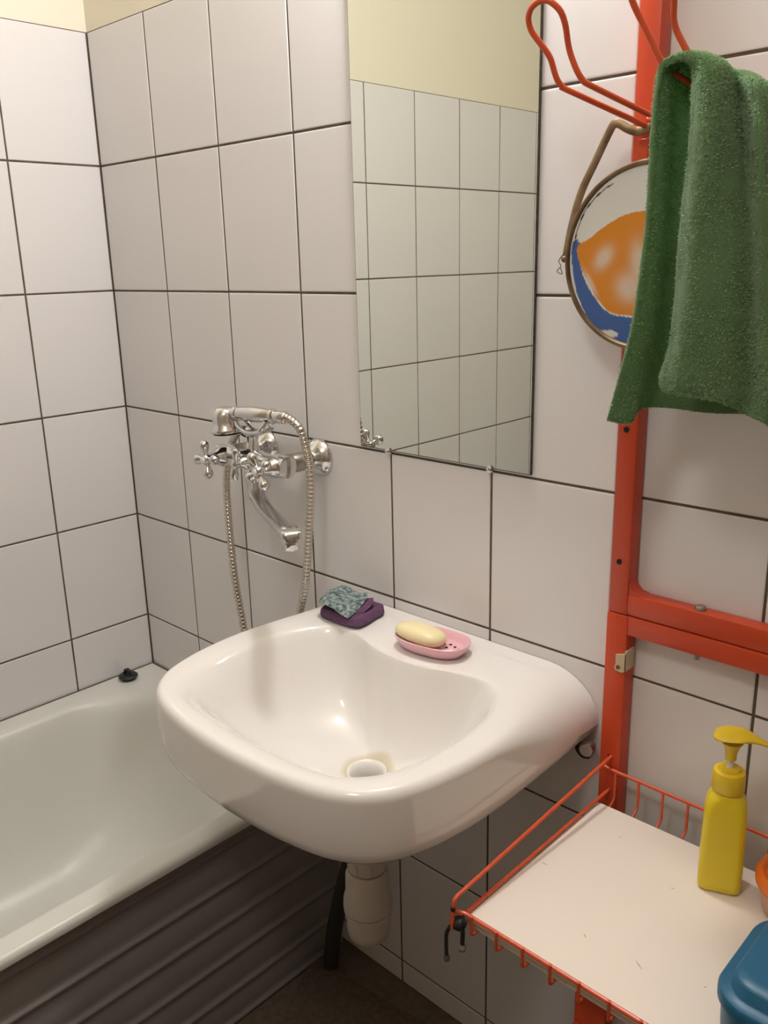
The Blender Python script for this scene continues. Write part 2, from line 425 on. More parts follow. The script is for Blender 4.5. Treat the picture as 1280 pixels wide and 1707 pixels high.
# rim between the crest and the inner edge
for t, dz in ((.25, .0002), (.5, -.0002), (.75, -.0010), (.9, -.0019)):
    RI.append([Vector((c.x + (q.x - c.x) * t, c.y + (q.y - c.y) * t, ZT + dz)) for c, q in zip(crest, IN)])
prof = [(0, .0027), (.015, .0040), (.032, .0062), (.052, .0098), (.078, .0160), (.11, .0255), (.15, .0395), (.20, .0580), (.26, .0790), (.33, .0980), (.41, .1140), (.50, .1265), (.62, .1375), (.75, .1460), (.87, .1520), (1.0, .1585)]
gentle = [(0, .0027), (.02, .0043), (.045, .0078), (.075, .0130), (.11, .0210), (.16, .0345), (.22, .0520), (.30, .0735), (.39, .0945), (.50, .1135), (.62, .1290), (.75, .1410), (.87, .1500), (1.0, .1585)]
def gentle_drop(t):
    for (a, x), (b, y) in zip(gentle, gentle[1:]):
        if a <= t <= b: return x + (y - x) * (t - a) / (b - a)
for t, d0 in prof:
    ring = []
    for q, a in zip(IN, ang):
        e = Vector((DR.x + .0285 * math.cos(a), DR.y + .0285 * math.sin(a), 0))
        w = min(1, max(0, (-math.sin(a) - .1) / .6)); w = w * w * (3 - 2 * w)
        d = d0 + (gentle_drop(t) - d0) * w
        ring.append(Vector((q.x + (e.x - q.x) * t, q.y + (e.y - q.y) * t, ZT - d)))
    RI.append(ring)
basin = part('basin', loft(RI, False, False), M_PORC, sink, 60)
und = [RI[0]]
for s, z in ((.86, .650), (.66, .618), (.42, .592), (.2, .580)):
    und.append([Vector((DR.x + (p.x - DR.x) * s, DR.y + (p.y - DR.y) * s, z)) for p in RI[0]])
part('underside', loft(und, False, True), M_PORC, sink, 60)
# limescale stains on the basin: a yellow ring around the drain and a faint wash near it
nt = M_PORC.node_tree; pb = nt.nodes['Principled BSDF']
def stain_setup():
    tc = nt.nodes.new('ShaderNodeTexCoord')
    vd = nt.nodes.new('ShaderNodeVectorMath'); vd.operation = 'DISTANCE'
    vd.inputs[1].default_value = DR - Vector(sink.location) + Vector((0.0, 0.002, 0.001))
    nt.links.new(tc.outputs['Object'], vd.inputs[0])
    no = nt.nodes.new('ShaderNodeTexNoise'); no.inputs['Scale'].default_value = 45; nt.links.new(tc.outputs['Object'], no.inputs['Vector'])
    ad = nt.nodes.new('ShaderNodeMath'); ad.operation = 'MULTIPLY_ADD'; ad.inputs[1].default_value = 0.008
    nt.links.new(no.outputs['Fac'], ad.inputs[0]); nt.links.new(vd.outputs['Value'], ad.inputs[2])
    cr = nt.nodes.new('ShaderNodeValToRGB'); e = cr.color_ramp.elements
    e[0].position = 0.031; e[0].color = (1, 1, 1, 1); e[1].position = 0.047; e[1].color = (0, 0, 0, 1)
    x = cr.color_ramp.elements.new(0.039); x.color = (.75, .75, .75, 1)
    nt.links.new(ad.outputs[0], cr.inputs['Fac'])
    mx = nt.nodes.new('ShaderNodeMix'); mx.data_type = 'RGBA'
    mx.inputs[6].default_value = (0.82, 0.79, 0.76, 1); mx.inputs[7].default_value = (0.60, 0.50, 0.27, 1)
    mu = nt.nodes.new('ShaderNodeMath'); mu.operation = 'MULTIPLY'; mu.inputs[1].default_value = 0.75
    nt.links.new(cr.outputs['Color'], mu.inputs[0]); nt.links.new(mu.outputs[0], mx.inputs['Factor'])
    nt.links.new(mx.outputs[2], pb.inputs['Base Color'])
stain_setup()
drain = part('drain', lathe([(0.031, 0.0005), (0.0315, .0025), (.0295, .0045), (.0265, .0035), (.0235, -.003), (.0205, -.012), (.0195, -.05)], DR, n=40, cap0=False, cap1=False), M_WHITEPL, sink, 60, 'white plastic drain flange')
part('drain_hole', lathe([(0.0195, -.034), (0.001, -.034)], DR, n=24, cap0=False, cap1=True), M_HOLE, drain)
# mounting bolt at the wall, under the right flank
mb = part('mounting_bolt', lathe([(.011, 0), (.011, .012), (.009, .016)], (1.193, -.020, .679), (0.35, -1, 0.1), 20), M_STEEL, sink)
part('washer', lathe([(.014, 0), (.014, .006), (.010, .010)], (1.187, -.018, .672), (-.3, -1, -.4), 20), M_BLACK, mb)

# ------------------------------------------------------------------ bottle trap and waste pipe
TX, TYY = DR.x, DR.y
trap = thing('bottle_trap', 'white plastic bottle trap hanging under the washbasin', 'trap', (TX, TYY, 0.30))
tc_ = (TX - .006, TYY, .025)
part('tailpipe', lathe([(.0180, .440), (.0180, .557)], tc_, n=28), M_PVC, trap)
nut = part('slip_nut', lathe([(.026, .425), (.0285, .427), (.0285, .448), (.025, .453), (.018, .454)], tc_, n=28), M_PVC, trap)
for k in range(8):
    a = 2 * PI * k / 8 + .2
    part('rib', tube([(tc_[0] + .0285 * math.cos(a), tc_[1] + .0285 * math.sin(a), .453), (tc_[0] + .0285 * math.cos(a), tc_[1] + .0285 * math.sin(a), .472)], .0022, 6), M_PVC, nut)
part('body', lathe([(.029, .424), (.0335, .416), (.0345, .385), (.0375, .374), (.0385, .365), (.0385, .356)], tc_, n=36), M_PVC, trap)
part('cup', lathe([(.0375, .3535), (.0375, .348), (.0345, .337), (.0345, .318), (.032, .306), (.025, .299), (.012, .297)], tc_, n=36), M_PVC, trap)
part('outlet', tube(bent([(TX - .03, TYY + .012, .462), (TX - .075, TYY + .045, .462), (TX - .092, TYY + .068, .425)], .03), .0195, 18), M_PVC, trap)
wq = [(TX - .0935, TYY + .070, .423), (.795, -.118, .330), (.735, -.092, .195), (.700, -.078, .10), (.6745, -.068, .002)]
solo('waste_pipe', tube(catmull(wq, 8), .0150, 16), M_PIPE, 'dark waste pipe slanting from the trap down to the floor', 'pipe', (.6745, -.068, 0))

# ------------------------------------------------------------------ floor mat
mv = [Vector((.632, -.075, 0)), Vector((.712, -.235, 0)), Vector((.95, -.72, 0)), Vector((1.40, -.55, 0)), Vector((1.05, -.035, 0))]
solo('floor_mat', loft([[p for p in mv], [p + Vector((0, 0, .006)) for p in mv]], True, True), M_MAT, 'dark brown woven mat on the floor under the washbasin', 'mat', (1.0, -.3, 0), 20)

# ------------------------------------------------------------------ wall mirror with clips
wm = thing('wall_mirror', 'tall frameless rectangular mirror clipped to the tiles above the washbasin', 'mirror', (0.908, -.003, 1.0495))
MXa, MXb, MZa, MZb = 0.742, 1.0755, 1.0495, 1.82
part('glass_edge', bevel_box(MXa, MXb, -.0052, -.0012, MZa, MZb, .0004, 1), M_MIRBACK, wm, 0)
quad('silvered_face', [(MXa + .0012 - .908, -.0054 + .003, .0012), (MXb - .0012 - .908, -.0054 + .003, .0012), (MXb - .0012 - .908, -.0054 + .003, MZb - MZa - .001), (MXa + .0012 - .908, -.0054 + .003, MZb - MZa - .001)], M_MIRROR, None, wm)
for cx in (0.805, 1.006):
    c = part('clip', bevel_box(cx - .004, cx + .004, -.0085, -.0005, MZa - .006, MZa + .005, .0015), M_CHROME, wm)
    part('screw', lathe([(.0045, 0), (.0042, .002), (.002, .0032)], (cx, -.0083, MZa - .001), (0, -1, 0), 14), M_CHROME, c)

# ------------------------------------------------------------------ bath mixer tap
TZ = 1.015; TYB = -.088
tap = thing('mixer_tap', 'chrome two-handle bath mixer tap on the wall between bathtub and washbasin', 'tap', (.562, 0, .94))
XL, XR = .490, .634
for x in (XL, XR):
    part('escutcheon', lathe([(.0335, 0), (.0335, .003), (.031, .008), (.024, .016), (.016, .021), (.0145, .024)], (x, -.0005, TZ), (0, -1, 0), 40), M_CHROME, tap)
    part('inlet_pipe', lathe([(.0125, .018), (.0125, .036)], (x, 0, TZ), (0, -1, 0), 28), M_CHROME, tap)
    part('inlet_seal', lathe([(.0148, .035), (.0148, .040)], (x, 0, TZ), (0, -1, 0), 24), M_BLACK, tap)
    part('inlet_nut', lathe([(.0155, .040), (.0165, .041), (.0165, .064), (.0155, .066), (.0175, .068), (.0175, .076)], (x, 0, TZ), (0, -1, 0), 24), M_STEEL, tap)
part('body', lathe([(.010, -.093), (.0185, -.091), (.0200, -.078), (.0185, -.06), (.0155, -.045), (.0170, -.025), (.0205, 0), (.0170, .025), (.0155, .045), (.0185, .06), (.0200, .078), (.0185, .091), (.010, .093)], (.562, TYB, TZ), (1, 0, 0), 32), M_CHROME, tap)
def cross_handle(x, rot):
    h = part('cross_handle', lathe([(.0085, 0), (.0100, .004), (.0100, .010), (.0085, .014), (.005, .0155)], (x, -.128, TZ), (0, -1, 0), 20), M_CHROME, tap)
    part('index_button', lathe([(.0052, 0), (.0052, .0016), (.003, .0024)], (x, -.1436, TZ), (0, -1, 0), 16), M_WHITEPL, h)
    for k in range(4):
        a = rot + PI / 2 * k
        d = Vector((math.cos(a), 0, math.sin(a)))
        c = Vector((x, -.135, TZ))
        pts = [c + d * s + Vector((0, -.0015 * (s / .026) ** 2, 0)) for s in (.004, .011, .0165, .022, .027, .0315, .0345)]
        part('arm', tube(pts, [.0038, .0040, .0062, .0088, .0092, .0068, .0016], 14), M_CHROME, h)
    return h
for x, rot in ((XL, .12), (XR, .55)):
    part('bonnet', lathe([(.0175, .002), (.0190, .010), (.0175, .020), (.0130, .027), (.0110, .033), (.0090, .042)], (x, TYB, TZ), (0, -1, 0), 28), M_CHROME, tap)
    cross_handle(x, rot)
# diverter in the middle
dv = part('diverter', lathe([(.0125, .008), (.0135, .018), (.010, .026), (.007, .032), (.0085, .036), (.0085, .044), (.004, .047)], (.562, TYB, TZ), (0, -1, 0), 24), M_CHROME, tap)
for k in range(2):
    a = 1.35 + PI * k
    d = Vector((math.cos(a), 0, math.sin(a))); c = Vector((.562, TYB - .040, TZ))
    part('lever', tube([c + d * s for s in (.004, .012, .020, .027, .030)], [.0042, .0056, .0078, .0066, .0014], 12), M_CHROME, dv)
# hand shower outlet on top, to the back
part('hose_outlet', tube(catmull([(.548, TYB + .006, TZ + .008), (.545, TYB + .012, TZ + .028), (.536, TYB + .018, TZ + .040), (.522, TYB + .022, TZ + .042)], 5), [.010] * 16, 16), M_CHROME, tap)
part('outlet_nut', lathe([(.0105, 0), (.0105, .012), (.0085, .014)], (.526, TYB + .021, TZ + .0418), (-1, .12, -.05), 8), M_BLACK, tap)
# cradle
cr = part('cradle', tube([(.566, TYB, TZ + .012), (.566, TYB, TZ + .030), (.566, TYB, TZ + .046)], [.0085, .0062, .0085], 16), M_CHROME, tap)
for s in (-1, 1):
    path = catmull([(.566 - .034, TYB + s * .004, TZ + .075), (.566 - .030, TYB + s * .012, TZ + .062), (.566 - .012, TYB + s * .012, TZ + .052), (.566 + .012, TYB + s * .012, TZ + .051), (.566 + .034, TYB + s * .012, TZ + .058), (.566 + .040, TYB + s * .004, TZ + .072)], 5)
    part('fork', tube(path, .0042, 10), M_CHROME, cr)
part('saddle', tube([(.566 - .018, TYB, TZ + .049), (.566, TYB, TZ + .046), (.566 + .018, TYB, TZ + .049)], [(.003, .012), (.005, .014), (.003, .012)], 14), M_CHROME, cr)
# spout
sd = Vector((.880, -.475, 0)).normalized()
sp0 = Vector((.562, TYB, TZ))
part('spout_collar', lathe([(.0135, -.008), (.0145, -.020), (.0155, -.024), (.0155, -.038), (.0140, -.040), (.0140, -.052), (.012, -.056)], sp0, n=28), M_CHROME, tap)
def spout():
    prof = [(-.014, -.062, .007, .004), (-.009, -.060, .0125, .008), (.004, -.060, .0140, .0095), (.022, -.062, .0132, .0085), (.060, -.065, .0128, .0075), (.105, -.064, .0128, .0066), (.160, -.060, .0134, .0066), (.215, -.055, .0144, .0068), (.258, -.051, .0152, .0074), (.282, -.050, .0154, .0080), (.295, -.051, .0145, .0078), (.300, -.053, .010, .006)]
    side = Vector((-sd.y, sd.x, 0)); rings = []; n = 20
    # smooth the stations
    pts = catmull([Vector((s, z, 0)) for s, z, _, _ in prof], 4); ws = catmull([Vector((a, b, 0)) for _, _, a, b in prof], 4)
    for p, w in zip(pts, ws):
        c = sp0 + sd * p.x + Vector((0, 0, p.y)); r = []
        for j in range(n):
            a = 2 * PI * j / n; ca, sa = math.cos(a), math.sin(a)
            e = .42
            r.append(c + side * w.x * math.copysign(abs(ca) ** e, ca) + Vector((0, 0, w.y * math.copysign(abs(sa) ** e, sa))))
        rings.append(r)
    return loft(rings, True, True)
spt = part('spout', spout(), M_CHROME, tap, 50)
tip = sp0 + sd * .283 + Vector((0, 0, .004))
part('aerator', lathe([(.0115, -.060), (.0122, -.064), (.0122, -.076), (.0110, -.0775), (.009, -.076)], tip, n=24), M_CHROME, spt)

# hand shower in the cradle
hs = thing('hand_shower', 'chrome hand shower resting in the cradle on top of the tap', 'shower head', (.566, TYB, 1.09))
HZ = 1.090
hp = catmull([px(*q) for q in ((376, 689, -.102), (394, 689, -.097), (416, 690, -.091), (436, 692, -.086), (454, 694, -.081))], 6)
nn = len(hp)
part('handle', tube(hp, [.0100 + .0035 * math.sin(PI * min(1, max(0, (i / (nn - 1) - .2) / .8))) for i in range(nn)], 24), M_CHROME, hs)
hdir = (hp[-1] - hp[-4]).normalized()
for i in (6, nn - 1):
    part('collar', lathe([(.0105, -.004), (.0130, -.002), (.0130, .003), (.0105, .005)], hp[i], hdir, 24), M_CHROME, hs)
part('hose_nut', lathe([(.0098, .004), (.0108, .006), (.0108, .027), (.0095, .029)], hp[-1], hdir, 24), M_CHROME, hs)
nut_end = hp[-1] + hdir * .028
hc = hp[0] + Vector((-.002, 0, -.010))
hd = part('spray_head', lathe([(.004, .0225), (.013, .0205), (.0200, .015), (.0225, .006), (.0225, -.004), (.0240, -.011), (.0275, -.017), (.0285, -.020), (.0275, -.023), (.023, -.0245)], hc, (-.06, 0, 1), 36, True, True), M_CHROME, hs)
part('spray_face', lathe([(.0235, -.0245), (.0235, -.0262), (.020, -.027)], hc, (-.06, 0, 1), 28), M_BLACK, hd)
# ribbed hose
hpath = catmull([nut_end - hdir * .006, nut_end + hdir * .004] + [px(*q) for q in ((498, 712, -.071), (508, 738, -.068), (515, 770, -.066), (518, 805, -.066), (516, 860, -.067), (511, 950, -.068), (502, 1010, -.067), (486, 1070, -.066))] + [(.585, -.075, .63), (.535, -.08, .61), (.500, -.082, .640), (.482, -.080, .700), (.466, -.078, .78), (.450, -.070, .87), (.440, -.062, .945), (.443, -.056, .995), (.458, -.054, 1.030), (.485, -.058, 1.052), (.515, -.066, 1.0565)], 12)
hpath = resample(hpath, .0018)
solo('shower_hose', tube(hpath, [.0068 + .00075 * (1, .2, -1, .2)[i % 4] for i in range(len(hpath))], 12), M_HOSE, 'ribbed metal shower hose looping down behind the washbasin', 'hose', (.6, -.09, .61), 60)

# ------------------------------------------------------------------ soap dish, soap, sponge
def place(vf, loc, rz): return xf(vf, Matrix.Translation(loc) @ Matrix.Rotation(rz, 4, 'Z'))
dish = thing('soap_dish', 'pink plastic soap dish with drain holes on the washbasin ledge', 'soap dish', (.958, -.080, ZT))
DL = Matrix.Translation((.958, -.080, ZT + .001)) @ Matrix.Rotation(math.radians(8), 4, 'Z')
def oval(a, b, z, n=40):
    out = []
    for j in range(n):
        t = 2 * PI * j / n; c, s = math.cos(t), math.sin(t)
        out.append(Vector((a * math.copysign(abs(c) ** .8, c), b * math.copysign(abs(s) ** .8, s), z)))
    return out
dv_, df_ = loft([oval(.045, .024, 0.0), oval(.050, .029, .001), oval(.056, .034, .008), oval(.0605, .0375, .0165), oval(.061, .038, .0185), oval(.0595, .0365, .0195), oval(.0575, .0345, .0185), oval(.053, .0305, .009), oval(.048, .026, .0055), oval(.030, .015, .0050)], True, True)
part('tray', xf((dv_, df_), DL), M_PINK, dish, 50)
for (hx, hy) in [(.012, -.014), (.012, 0), (.012, .014), (.022, -.010), (.022, .004), (.022, .016), (.032, -.013), (.032, 0), (.032, .012), (.041, -.006), (.041, .007)]:
    part('drain_hole', xf(lathe([(.0021, .0058), (.0021, .0062)], (hx, hy, 0), n=10), DL), M_HOLE if hy > 0.003 else mat('dish_hole_white', (.8, .77, .74, 1), .3), dish)
def soap_vf():
    rings = []
    for k in range(17):
        t = -PI / 2 + PI * k / 16
        cz, sz = math.cos(t) ** .75 if math.cos(t) > 1e-6 else 0, math.sin(t)
        r = []
        for j in range(36):
            a = 2 * PI * j / 36; c, s = math.cos(a), math.sin(a)
            r.append(Vector((.0405 * cz * math.copysign(abs(c) ** .72, c), .0255 * cz * math.copysign(abs(s) ** .72, s), .0135 * math.copysign(abs(sz) ** .9, sz))))
        rings.append(r)
    return loft(rings, True, True)
SL = Matrix.Translation((.942, -.088, ZT + .0235)) @ Matrix.Rotation(math.radians(8), 4, 'Z') @ Matrix.Rotation(math.radians(-8), 4, 'X') @ Matrix.Rotation(math.radians(5), 4, 'Y')
solo('soap_bar', xf(soap_vf(), SL), M_SOAP, 'pale yellow oval bar of soap lying in the pink dish', 'soap', (.938, -.082, ZT + .012), 80)

sponge = thing('folded_sponge', 'folded purple sponge cloth with grey-green scouring layer on the washbasin corner', 'sponge', (.775, -.075, ZT))
rg = random.Random(11)
def pad(corners, thick, amp, seedo, nu=26, nv=22, curl=None):
    """a soft slab over four corners (room coords) with lumpy faces and rounded edges."""
    from mathutils import noise
    a, b, c, d = [Vector(p) for p in corners]; top, bot = [], []
    for j in range(nv + 1):
        for i in range(nu + 1):
            u, v = i / nu, j / nv
            p = a.lerp(b, u).lerp(d.lerp(c, u), v)
            e = min(u, 1 - u, v, 1 - v)
            round_ = math.sqrt(max(0.0, 1 - (1 - min(1, e / .10)) ** 2))
            ctr = (a + b + c + d) / 4
            n1 = noise.noise(Vector((u * 4 + seedo, v * 4, seedo))) ; n2 = noise.noise(Vector((u * 13 + seedo, v * 13, 3 + seedo)))
            p = p + (p - ctr) * (.05 * n1 - .17 * (abs(2 * u - 1) * abs(2 * v - 1)) ** 3)
            zt = (curl(u, v) if curl else 0)
            h = thick * (.30 + .70 * round_) + amp * (n1 + .5 * n2) * round_
            top.append(p + Vector((0, 0, zt + h))); bot.append(p + Vector((0, 0, zt + thick * .30 * (1 - round_))))
    n = nu + 1; V = top + bot; k = len(top); Fc = []
    for j in range(nv):
        for i in range(nu):
            q = (j * n + i, j * n + i + 1, (j + 1) * n + i + 1, (j + 1) * n + i)
            Fc.append(q); Fc.append(tuple(x + k for x in reversed(q)))
    bd = [i for i in range(nu)] + [nu + n * j for j in range(nv)] + [nv * n + nu - i for i in range(nu)] + [n * (nv - j) for j in range(nv)]
    for i in range(len(bd)):
        p, q = bd[i], bd[(i + 1) % len(bd)]; Fc.append((p, q, q + k, p + k))
    return V, Fc
z = ZT + .0005
part('lower_fold', pad([(.731, -.114, z), (.828, -.108, z), (.814, -.020, z), (.720, -.036, z)], .0170, .0014, 1.3), M_PURPLE, sponge, 60)
part('upper_fold', pad([(.741, -.104, z + .0145), (.812, -.100, z + .0145), (.806, -.040, z + .0145), (.729, -.040, z + .0145)], .0110, .0014, 5.1, curl=lambda u, v: .004 * math.sin(5 * u + 2 * v) + .006 * u * v), M_PURPLE, sponge, 60)
part('scouring_layer', pad([(.730, -.112, z + .0225), (.812, -.115, z + .0225), (.792, -.040, z + .0225), (.714, -.032, z + .0225)], .0085, .0024, 9.7, curl=lambda u, v: .004 * math.sin(5 * u + 2 * v) + .006 * u * v - .004 * max(0, u - .7) * (1 - v) * 3), M_SCOUR, sponge, 60)

# ------------------------------------------------------------------ orange rack: posts, beams
rack = thing('wall_rack', 'orange painted steel tube rack standing against the tiles right of the washbasin', 'rack', (1.23, -.013, 0.0))
PXa, PXb, PD = 1.2165, 1.2430, -.0262
def post(name, xa, xb, z0, z1, d=PD, y1=-.0012): return part(name, bevel_box(xa, xb, d, y1, z0, z1, .0018, 2), M_ORANGE, rack)
RXa, RXb = 1.630, 1.6565
up = [post('upper_post', PXa, PXb, .8925, 2.02), post('upper_post', RXa, RXb, .8925, 2.02)]
lp = [post('lower_post', PXa - .0015, PXb + .0020, .0, .8915, PD - .0008), post('lower_post', RXa - .0015, RXb + .002, .0, .8915, PD - .0008)]
part('upper_beam', bevel_box(PXb - .003, RXa + .003, PD + .0012, -.0015, .8925, .9215, .0025, 2), M_ORANGE, rack)
part('lower_beam', bevel_box(PXb - .003, RXa + .003, PD + .0004, -.0015, .8645, .8915, .0025, 2), M_ORANGE, rack)
part('weld_fillet', loft([[Vector((PXb - .001, y, .921)), Vector((PXb + .018, y, .9212)), Vector((PXb + .008, y, .9235)), Vector((PXb + .002, y, .929)), Vector((PXb - .001, y, .940))] for y in (PD + .002, -.002)], True, True), M_ORANGE, rack)
b1 = part('bolt', lathe([(.0072, .9212), (.0072, .9235), (.0055, .9265), (.002, .9275)], (1.334, -.014, 0), n=20), M_STEEL, rack)
part('nut', lathe([(.006, .8642), (.006, .8605), (.0035, .8600), (.0035, .855)], (1.334, -.014, 0), n=14), M_STEEL, rack)
for zc in (1.4790, 1.307, 1.135, .963, .681, .51):
    pp = up[0] if zc > .89 else lp[0]
    part('hole', lathe([(.0036, 0), (.0036, .0009)], (1.2285 if zc > .89 else 1.231, PD - .0003, zc), (0, -1, 0), 14), M_HOLE, pp)
part('slot', bevel_box(1.2235, 1.2365, PD - .0006, PD + .002, 1.440, 1.466, .0008, 1), M_ORANGE, up[0])

# beige clip on the post
cl = thing('plastic_clip', 'small beige clip with a brown curl mark on the orange post', 'clip', (1.243, PD, .815))
pts = [(1.2325, .8355), (1.2330, .8230), (1.2310, .8170), (1.2330, .8130), (1.2420, .8120), (1.2475, .8150), (1.2475, .8400)]
part('front_leaf', loft([[Vector((x, y, zz)) for x, zz in pts] for y in (PD - .0040, PD - .0012)], True, True), M_BEIGE, cl)
part('side_leaf', bevel_box(1.2455, 1.2480, PD - .0040, PD + .018, .8150, .8440, .0005, 1), M_BEIGE, cl)
sp_ = [Vector((1.2368 + .0030 * (1 - i / 26) * math.cos(i * .5), PD - .0042, .8180 + .0034 * (1 - i / 26) * math.sin(i * .5))) for i in range(24)]
part('curl_mark', tube(sp_, .00055, 6), M_BROWN, cl)

# ------------------------------------------------------------------ hook bar and hooks
hr = thing('hook_rail', 'orange bent-wire double hooks fixed to the post beside the mirror', 'hooks', (1.235, -.03, 1.47))
part('bar', tube([(1.2365, -.031, 1.484), (1.40, -.031, 1.484), (1.6565, -.031, 1.484)], .0035, 10), M_WIRE, hr)
def hook(pts, name='hook'):
    return part(name, tube(resample(catmull(bent(pts, .012, 3), 4), .004), .00315, 12), M_WIRE, hr)
hook([(1.246, -.034, 1.4855), (1.2105, -.130, 1.5160), (1.2010, -.140, 1.5445), (1.2040, -.152, 1.5660), (1.2030, -.160, 1.5780), (1.1930, -.167, 1.5880), (1.1820, -.168, 1.5890), (1.1720, -.167, 1.5850), (1.1660, -.164, 1.5770), (1.1660, -.158, 1.5660), (1.1730, -.150, 1.5540), (1.1800, -.142, 1.5420), (1.1830, -.130, 1.5150), (1.243, -.034, 1.4745)])
hook([(1.352, -.034, 1.4860), (1.3300, -.130, 1.5170), (1.3140, -.140, 1.5490), (1.3200, -.152, 1.5680), (1.3200, -.160, 1.5800), (1.3100, -.167, 1.5900), (1.2980, -.168, 1.5910), (1.2850, -.165, 1.5860), (1.2790, -.160, 1.5760), (1.2820, -.152, 1.5640), (1.2900, -.142, 1.5450), (1.3020, -.130, 1.5150), (1.345, -.034, 1.4760)])

# ------------------------------------------------------------------ round shaving mirror, its painted back to the room
RC = Vector((1.259, -.058, 1.338)); RR = .1035
rm = thing('shaving_mirror', 'round brass-rimmed shaving mirror with orange and blue picture, behind the towel', 'mirror', (RC.x, RC.y, RC.z - RR))
def torus_ring(R, ru, rv_, c, n=72, k=10):
    rings = []
    for i in range(n):
        a = 2 * PI * i / n
        rings.append([Vector((c.x + (R + ru * math.cos(2 * PI * j / k)) * math.cos(a), c.y + rv_ * math.sin(2 * PI * j / k), c.z + (R + ru * math.cos(2 * PI * j / k)) * math.sin(a))) for j in range(k)])
    rings.append(rings[0])
    return loft(rings)
part('rim', torus_ring(RR - .0035, .0040, .0075, RC), M_BRASS, rm)
part('back_shell', lathe([(RR - .003, 0), (RR - .004, .003), (RR - .012, .004)], RC + Vector((0, -.002, 0)), (0, 1, 0), 64), M_BRASS, rm)
# printed disc
def in_poly(x, y, P):
    c = False; j = len(P) - 1
    for i in range(len(P)):
        if (P[i][1] > y) != (P[j][1] > y) and x < (P[j][0] - P[i][0]) * (y - P[i][1]) / (P[j][1] - P[i][1]) + P[i][0]: c = not c
        j = i
    return c
def px2disc(u, v):   # reference pixel -> disc coordinates, on the disc's plane
    d = RX * ((u - 640) / F_PX) + RY * ((v - 853.5) / F_PX) + RZ
    t = (RC.y - .0045 - CAM.y) / d.y; p = CAM + d * t
    return (p.x - RC.x, p.z - RC.z)
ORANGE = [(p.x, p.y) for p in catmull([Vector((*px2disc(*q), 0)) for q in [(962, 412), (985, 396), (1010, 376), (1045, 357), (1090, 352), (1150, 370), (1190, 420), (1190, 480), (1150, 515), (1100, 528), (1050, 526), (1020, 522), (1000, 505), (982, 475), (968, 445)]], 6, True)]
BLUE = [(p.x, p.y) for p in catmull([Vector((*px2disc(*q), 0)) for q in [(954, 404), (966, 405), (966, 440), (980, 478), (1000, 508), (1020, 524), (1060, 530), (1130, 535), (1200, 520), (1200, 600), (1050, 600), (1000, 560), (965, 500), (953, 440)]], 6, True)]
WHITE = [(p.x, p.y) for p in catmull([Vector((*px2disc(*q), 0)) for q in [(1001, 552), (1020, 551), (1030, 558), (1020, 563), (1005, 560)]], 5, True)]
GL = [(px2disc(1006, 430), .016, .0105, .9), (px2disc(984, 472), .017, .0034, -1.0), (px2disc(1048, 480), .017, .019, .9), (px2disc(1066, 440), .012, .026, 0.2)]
def dist_poly(x, y, P):
    best = 9
    for i in range(len(P)):
        ax, ay = P[i - 1]; bx_, by_ = P[i]; dx, dy = bx_ - ax, by_ - ay
        t = max(0, min(1, ((x - ax) * dx + (y - ay) * dy) / max(1e-12, dx * dx + dy * dy)))
        best = min(best, math.hypot(x - ax - t * dx, y - ay - t * dy))
    return best
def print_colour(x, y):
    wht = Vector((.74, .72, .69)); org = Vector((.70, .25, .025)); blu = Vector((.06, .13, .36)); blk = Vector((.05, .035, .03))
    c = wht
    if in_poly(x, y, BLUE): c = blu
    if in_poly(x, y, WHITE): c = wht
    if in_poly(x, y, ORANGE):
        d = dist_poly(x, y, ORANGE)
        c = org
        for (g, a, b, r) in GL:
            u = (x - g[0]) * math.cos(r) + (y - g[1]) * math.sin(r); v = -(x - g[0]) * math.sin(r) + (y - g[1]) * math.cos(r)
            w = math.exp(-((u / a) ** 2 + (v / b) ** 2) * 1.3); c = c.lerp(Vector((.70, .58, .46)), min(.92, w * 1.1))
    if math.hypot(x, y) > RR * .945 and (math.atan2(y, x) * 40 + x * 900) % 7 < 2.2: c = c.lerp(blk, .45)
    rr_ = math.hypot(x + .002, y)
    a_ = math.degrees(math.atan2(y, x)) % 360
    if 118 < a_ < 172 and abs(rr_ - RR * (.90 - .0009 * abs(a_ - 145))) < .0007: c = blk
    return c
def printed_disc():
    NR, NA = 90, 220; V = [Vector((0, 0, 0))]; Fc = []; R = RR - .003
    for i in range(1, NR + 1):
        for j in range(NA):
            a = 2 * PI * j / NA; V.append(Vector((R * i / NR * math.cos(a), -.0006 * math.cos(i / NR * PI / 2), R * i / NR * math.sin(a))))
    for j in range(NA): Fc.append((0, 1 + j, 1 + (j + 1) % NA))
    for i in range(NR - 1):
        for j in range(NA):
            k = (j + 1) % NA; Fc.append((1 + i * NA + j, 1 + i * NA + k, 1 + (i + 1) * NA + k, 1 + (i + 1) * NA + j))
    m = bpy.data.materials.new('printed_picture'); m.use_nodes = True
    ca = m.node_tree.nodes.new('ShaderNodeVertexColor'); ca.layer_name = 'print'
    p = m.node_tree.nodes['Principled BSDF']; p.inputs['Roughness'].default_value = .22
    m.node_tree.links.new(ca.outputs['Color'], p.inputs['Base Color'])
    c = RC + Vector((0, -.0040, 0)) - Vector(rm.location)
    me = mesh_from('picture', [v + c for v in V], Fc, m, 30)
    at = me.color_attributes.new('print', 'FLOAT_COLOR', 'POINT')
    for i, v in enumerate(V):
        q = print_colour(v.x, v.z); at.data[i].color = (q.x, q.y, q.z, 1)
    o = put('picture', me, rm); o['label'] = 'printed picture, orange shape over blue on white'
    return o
printed_disc()
